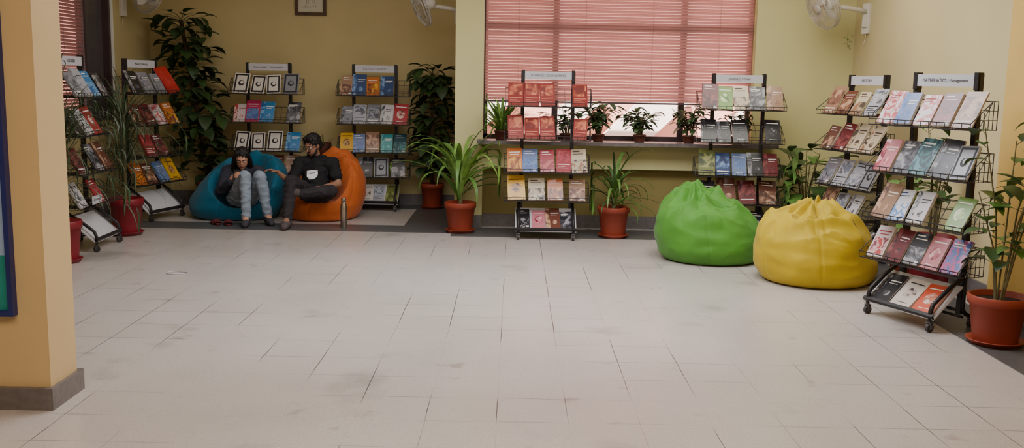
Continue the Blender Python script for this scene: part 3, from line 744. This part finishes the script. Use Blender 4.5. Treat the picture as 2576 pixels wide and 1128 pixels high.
def head(B,c,f,up=(0,0,1),s=1.0):
    q=frame3(f,up); c=V(c)
    def P(x,y,z): return c+q@(V((x,y,z))*s)
    B.sph(P(0,-.012,.028),(.073*s,.090*s,.086*s),q,I3)
    B.sph(P(0,.015,-.025),(.060*s,.066*s,.080*s),q,I3)
    B.sph(P(0,.045,-.085),(.030*s,.026*s,.022*s),q)
    B.cap(P(0,.082,.012),.008*s,P(0,.098,-.022),.013*s)
    B.sph(P(0,.074,.028),(.045*s,.014*s,.010*s),q)
    B.sph(P(0,.074,-.055),(.022*s,.012*s,.010*s),q)
    for sx in(-1,1): B.sph(P(sx*.074,-.005,-.003),(.010*s,.020*s,.032*s),q)
    return P,q
def simple(B,name,mat,par):
    me=bpy.data.meshes.new(name); me.from_pydata([tuple(v) for v in B.v],[],B.f); me.materials.append(mat)
    for p in me.polygons: p.use_smooth=True
    ob(name,me,par)
def face_parts(par,P,q,s,browc,glasses=False):
    W=pm('eye_white',(205,198,190),.3,.02); K=pm('eye_dark',(30,20,16),.2,.02); Lp=pm('lips',(130,70,62),.5,.1)
    for sx in(-1,1):
        B=Blob(); B.sph(P(sx*.03,.071,.006),(.012*s,.010*s,.0075*s),q); simple(B,'eye',W,par)
        B=Blob(); B.sph(P(sx*.03,.080,.004),.0052*s); simple(B,'iris',K,par)
        B=Blob(); B.cap(P(sx*.015,.087,.030),.0035*s,P(sx*.045,.078,.031),.003*s); simple(B,'eyebrow',browc,par)
    B=Blob(); B.cap(P(-.02,.080,-.053),.004*s,P(0,.086,-.052),.006*s);B.cap(P(.02,.080,-.053),.004*s,P(0,.086,-.052),.006*s); simple(B,'lips',Lp,par)
    if glasses:
        bm=bmesh.new()
        for sx in(-1,1):
            tube(bm,[P(sx*.030+.020*math.cos(a),.092,.005+.014*math.sin(a)) for a in [2*math.pi*k/16 for k in range(17)]],.0018,5)
            tube(bm,[P(sx*.050,.090,.008),P(sx*.074,.03,.010),P(sx*.078,-.01,.01)],.0018,5)
        tube(bm,[P(-.010,.094,.008),P(.010,.094,.008)],.0018,5)
        ob('glasses',mk(bm,'glasses',BLK),par)
def hand(B,w,d,nrm,side=1,curl=.5,s=1.0):
    d=V(d).normalized(); nrm=V(nrm); nrm=(nrm-d*nrm.dot(d)).normalized(); sd=d.cross(nrm).normalized()*side
    w=V(w)
    L4=[.066,.074,.070,.056]
    for i in range(4):
        o_=(i-1.5)*.019*s
        kn=w+d*.085*s*(1 if i in(1,2) else .95)+sd*o_
        B.cap(w+sd*o_*.6+d*.01,.014*s,kn,.0125*s)
        p=kn; a=curl*.6
        for j in range(3):
            dd=d*math.cos(a)+nrm*math.sin(a); q_=p+dd*L4[i]*s*(.45,.32,.23)[j]*1.05
            B.cap(p,(.0095,.0088,.008)[j]*s,q_,(.0088,.008,.007)[j]*s); p=q_; a+=curl
    tb=w+d*.025*s-sd*.028*s
    t1=tb+(d*.7-sd*.6+nrm*.35).normalized()*.038*s; t2=t1+(d*.9-sd*.1+nrm*.5).normalized()*.03*s
    B.cap(w+d*.01,.014*s,tb,.013*s); B.cap(tb,.012*s,t1,.0105*s); B.cap(t1,.0105*s,t2,.0085*s)
def person(label,J,skin,s=1.0,female=False):
    e=empty('person',(J['pel'][0],J['pel'][1],0),0,label,'person')
    o0=V((J['pel'][0],J['pel'][1],0))
    J={k:(V(v)-o0 if isinstance(v,tuple) and len(v)==3 and k not in('hf','up') else v) for k,v in J.items()}
    SK=pm('skin_'+('warm' if female else 'brown'),skin,.5,.06,20)
    B=Blob()
    P,q=head(B,J['head'],J['hf'],(0,0,1),s)
    B.chain([(J['neck'],.052*s),(P(0,-.02,-.05),.048*s)])
    sh=V(J['shR'])-V(J['shL']); shn=sh.normalized()
    ch=V(J['chest']);pe=V(J['pel']);ne=V(J['neck']); up=(ne-pe).normalized(); qq=Matrix((shn,up.cross(shn)*1,up)).transposed()
    def torso(B,g):
        B.sph(ch,(.155*s+g,.105*s+g,.15*s+g),qq,I3); B.sph(ch.lerp(ne,.45),(.14*s+g,.085*s+g,.10*s+g),qq,I3)
        B.sph(ch.lerp(pe,.5),(.135*s+g,.105*s+g,.14*s+g),qq,I3); B.sph(pe+V((0,0,.01)),(.155*s+g,.125*s+g,.115*s+g),qq,I3)
        for k in('shL','shR'): B.cap(ch.lerp(ne,.6),.07*s+g,J[k],.056*s+g)
    torso(B,-.008)
    for sd_ in 'LR':
        B.chain([(J['sh'+sd_],.050*s),(J['el'+sd_],.038*s)]); B.chain([(J['el'+sd_],.038*s),(J['wr'+sd_],.025*s)])
        hd,hn,sg,cu=J['hand'+sd_]; hand(B,J['wr'+sd_],hd,hn,sg,cu,s)
        B.chain([(J['hip'+sd_],.080*s),(J['kn'+sd_],.055*s)]); B.chain([(J['kn'+sd_],.052*s),(V(J['kn'+sd_]).lerp(V(J['an'+sd_]),.35),.050*s),(J['an'+sd_],.032*s)])
        toe=V(J['toe'+sd_]); an=V(J['an'+sd_]); B.chain([(an,.034*s),(an.lerp(toe,.5),.034*s),(toe,.024*s)])
    ob('body',B.mesh('body',.0062,2,SK),e)
    return e,P,q,torso,J
def cl(name,B,mat,e,vox=.008,it=3,label=None,amp=0.006,fr=(9,9,16)):
    me=B.mesh(name,vox,it,mat)
    if amp:
        nn=[v.normal.copy() for v in me.vertices]
        for v,n_ in zip(me.vertices,nn):
            p=v.co
            a=1-2*abs(noise.noise(V((p.x*fr[0],p.y*fr[1],p.z*fr[2]))))
            b=1-2*abs(noise.noise(V((p.x*fr[0]*2.2+5,p.y*fr[1]*2.2,p.z*fr[2]*2.2))))
            v.co=p+n_*amp*(a*a*1.3+.35*b)
    return ob(name,me,e,label=label)

# seated woman
J=dict(pel=(-2.79,10.02,.25),chest=(-2.81,10.14,.43),neck=(-2.81,10.14,.545),head=(-2.80,10.04,.635),hf=(.18,-.9,-.40),
 shL=(-2.97,10.12,.50),shR=(-2.65,10.12,.50),elL=(-3.00,9.96,.31),elR=(-2.63,9.96,.33),wrL=(-2.87,9.83,.41),wrR=(-2.745,9.81,.41),
 hipL=(-2.86,9.98,.24),hipR=(-2.72,9.98,.24),knL=(-2.66,9.64,.50),knR=(-2.52,9.67,.50),anL=(-2.65,9.60,.10),anR=(-2.47,9.74,.10),toeL=(-2.63,9.47,.03),toeR=(-2.40,9.62,.03),
 handL=((.55,-.1,.5),(.3,.9,-.1),-1,.7),handR=((-.3,-.1,.6),(-.1,.9,.0),1,.7))
e,P,q,torso,J=person('person in dark sweater and pale jeans seated, holding phone',J,(192,142,116),.93,True)
s=.93
B=Blob(); torso(B,.010)
for k in'LR': B.chain([(J['sh'+k],.064),(J['el'+k],.052)]); B.chain([(J['el'+k],.052),(J['wr'+k],.036)])
cl('sweater',B,pm('charcoal_knit',(50,50,62),.85,.15,20,bump=.3),e,amp=.008)
B=Blob(); B.sph(V(J['pel'])+V((0,0,0)),(.165,.14,.12))
for k in'LR': B.chain([(J['hip'+k],.086),(J['kn'+k],.058)]); B.chain([(J['kn'+k],.056),(V(J['kn'+k]).lerp(V(J['an'+k]),.35),.053),(J['an'+k],.041)])
cl('jeans',B,pm('pale_blue_denim',(134,146,160),.8,.1,14,bump=.2),e,amp=.008)
for k in'LR':
    B=Blob(); an=V(J['an'+k]); toe=V(J['toe'+k]); B.chain([(an+V((0,0,-.005)),.044),(an+V((0,0,-.045)),.042)]); B.chain([(an+V((0,.02,-.055)),.040),(an.lerp(toe,.5)+V((0,0,-.015)),.040),(toe+V((0,0,.005)),.032)])
    cl('shoe',B,pm('dark_grey_shoe',(58,54,60),.7,.1),e,amp=.002)
HR=pm('black_hair',(24,19,18),.55,.2,40,bump=.6,bscale=80)
B=Blob(); B.sph(P(0,-.026,.048),(.081*s,.092*s,.084*s),q,I3); B.sph(P(0,-.05,-.04),(.086*s,.068*s,.11*s),q,I3)
for sx in(-1,1): B.chain([(P(sx*.048,.020,.09),.022),(P(sx*.077,.015,.03),.020),(P(sx*.087,.0,-.06),.025),(P(sx*.094,-.01,-.15),.028),(P(sx*.088,-.005,-.24),.014)])
B.chain([(P(0,-.07,-.05),.06),(P(0,-.08,-.16),.05)])
cl('hair',B,HR,e,.007,2,amp=.005,fr=(45,45,7)); face_parts(e,P,q,s,HR)
bm=bmesh.new(); M_=Matrix.Rotation(math.radians(-35),3,'X'); box(bm,(0,0,0),(.075,.008,.15),0,M_); box(bm,M_@V((0,.0045,0)),(.068,.001,.14),1,M_)
ob('mobile_phone',mk(bm,'phone',[BLK,pm('phone_screen',(40,44,60),.15,.05)]),None,loc=(-2.79,9.80,.475),label='black mobile phone held in both hands',cat='phone')

# seated man
J=dict(pel=(-2.03,10.0,.31),chest=(-2.03,10.05,.52),neck=(-2.04,10.05,.675),head=(-2.06,9.99,.79),hf=(-.45,-.8,-.36),
 shL=(-2.195,10.02,.61),shR=(-1.865,10.03,.61),elL=(-2.27,9.91,.41),elR=(-1.79,9.94,.41),wrL=(-2.37,9.79,.53),wrR=(-1.91,9.79,.39),
 hipL=(-2.10,9.96,.30),hipR=(-1.95,9.96,.30),knL=(-2.20,9.62,.46),knR=(-1.82,9.70,.36),anL=(-2.22,9.52,.10),anR=(-2.09,9.60,.34),toeL=(-2.22,9.37,.035),toeR=(-2.19,9.59,.36),
 handL=((-.7,-.3,.25),(-.1,-.3,-.9),-1,.5),handR=((-.8,-.3,.0),(0,-.2,-1),-1,.4))
s=.96
e,P,q,torso,J=person('person in black t-shirt seated with one leg folded',J,(150,108,86),s)
BT=pm('black_cotton',(22,21,24),.85,.15,20,bump=.2)
B=Blob(); torso(B,.012)
for k in'LR': B.chain([(J['sh'+k],.066),(V(J['sh'+k]).lerp(V(J['el'+k]),.62),.060)])
sh_=cl('t_shirt',B,BT,e,amp=.008)
bm=bmesh.new()
tree=BVHTree.FromPolygons([v.co for v in sh_.data.vertices],[p.vertices[:] for p in sh_.data.polygons])
rows=[]
for iz in range(9):
    row=[]
    for ix in range(9):
        u=(ix/8-.5); vv=iz/8
        wdt=(.115 if vv>.45 else .115*(1-(1-vv/.45)**2*.55))
        x=-.025+u*wdt; z=.455+.085*vv+ .012*u +.006*math.cos(u*math.pi)*(1 if vv>.9 else 0)
        hit=tree.ray_cast(V((x,-1.5,z)),V((0,1,0)))
        row.append(bm.verts.new(hit[0]+V((0,-.003,0)) if hit[0] else V((x,-.2,z))))
    rows.append(row)
for i in range(8):
    for k in range(8): bm.faces.new((rows[i][k],rows[i][k+1],rows[i+1][k+1],rows[i+1][k])).material_index=1 if (i==5 and 1<k<6) else 0
ob('chest_print',mk(bm,'chest_print',[pm('white_print',(240,240,244),.6,.02),BT]),sh_)
B=Blob(); B.sph(V(J['pel']),(.168,.14,.115))
for k in'LR': B.chain([(J['hip'+k],.092),(J['kn'+k],.064)]); B.chain([(J['kn'+k],.062),(V(J['kn'+k]).lerp(V(J['an'+k]),.35),.055),(J['an'+k],.045)])
cl('trousers',B,pm('dark_brown_trousers',(44,38,42),.85,.15,14,bump=.2),e,amp=.008)
for k in'LR':
    B=Blob(); an=V(J['an'+k]); toe=V(J['toe'+k])
    if k=='L': B.chain([(an+V((0,0,.02)),.042),(an+V((0,0,-.05)),.042)]); B.chain([(an+V((0,.03,-.055)),.040),(an.lerp(toe,.5)+V((0,0,-.015)),.042),(toe+V((0,0,.004)),.034)])
    else: B.chain([(an,.042),(an.lerp(toe,.5),.040),(toe,.032)])
    cl('sock',B,pm('grey_sock',(84,74,74),.9,.1),e,amp=.003)
B=Blob(); B.sph(P(0,-.024,.046),(.079,.088,.080),q,I3); B.sph(P(0,-.055,.0),(.074,.055,.070),q,I3); B.chain([(P(-.04,.042,.094),.020),(P(.04,.042,.094),.020)])
cl('hair',B,HR,e,.007,2,amp=.006,fr=(40,40,40))
B=Blob(); B.chain([(P(-.062,.02,-.03),.009),(P(-.05,.045,-.075),.013),(P(0,.060,-.10),.016),(P(.05,.045,-.075),.013),(P(.062,.02,-.03),.009)]); B.cap(P(-.022,.083,-.037),.005,P(.022,.083,-.037),.005)
cl('beard',B,HR,e,.006,1,amp=.003,fr=(60,60,60)); face_parts(e,P,q,s,HR,True)

# slippers
bmS=bmesh.new(); lathe(bmS,[(0,0),(.05,0),(.055,.01),(.05,.018),(0,.018)],20)
for v in bmS.verts: v.co.x*=.85; v.co.y*=2.4; v.co.x*=1+.15*(v.co.y/.12)
M_sole=mk(bmS,'sole',pm('maroon_rubber',(92,34,38),.7,.1))
bmS=bmesh.new()
rows=[]
for i in range(5):
    y=-.02-.018*i; rows.append([bmS.verts.new((.048*math.cos(a),y,.012+.042*(1-.12*i)*math.sin(a))) for a in [math.pi*k/10 for k in range(11)]])
for i in range(4):
    for k in range(10): bmS.faces.new((rows[i][k],rows[i][k+1],rows[i+1][k+1],rows[i+1][k])).smooth=True
M_str=mk(bmS,'strap',MC['maroon_rubber'],False)
for i,(x,y,r) in enumerate([(-2.99,9.72,.5),(-2.86,9.70,.3)]):
    e=empty('slipper',(x,y,.004),r,'maroon rubber slipper on floor before teal bean bag','slipper','pair of slippers')
    ob('sole',M_sole,e); ob('strap',M_str,e)

# ------------------------------------------------------------ lights
def area(name,loc,sx,sy,pw,col,rot=(0,0,0)):
    l=bpy.data.lights.new(name,'AREA'); l.shape='RECTANGLE'; l.size=sx; l.size_y=sy; l.energy=pw; l.color=col
    o=bpy.data.objects.new(name,l); COL.objects.link(o); o.location=loc; o.rotation_euler=rot
area('ceiling_light_a',(-.3,1.6,2.95),4.0,1.6,125,(1,.80,.64))
area('ceiling_light_b',(.2,6.6,2.95),3.6,1.8,185,(.92,.94,1))
area('ceiling_light_c',(2.2,8.2,2.95),1.4,1.0,26,(1,.98,.88))
area('ceiling_light_d',(-2.2,9.2,2.95),2.2,1.0,12,(1,.93,.84))
sun=bpy.data.lights.new('sun','SUN'); sun.energy=20; sun.angle=.01; sun.color=(1,.94,.88)
so=bpy.data.objects.new('sun',sun); COL.objects.link(so); so.rotation_euler=(math.radians(42),0,math.radians(-18))
wd=bpy.data.worlds.new('world'); SC.world=wd; wd.use_nodes=True
wd.node_tree.nodes['Background'].inputs[0].default_value=(.88,.88,1,1); wd.node_tree.nodes['Background'].inputs[1].default_value=2.6
print('books',cnt[0])
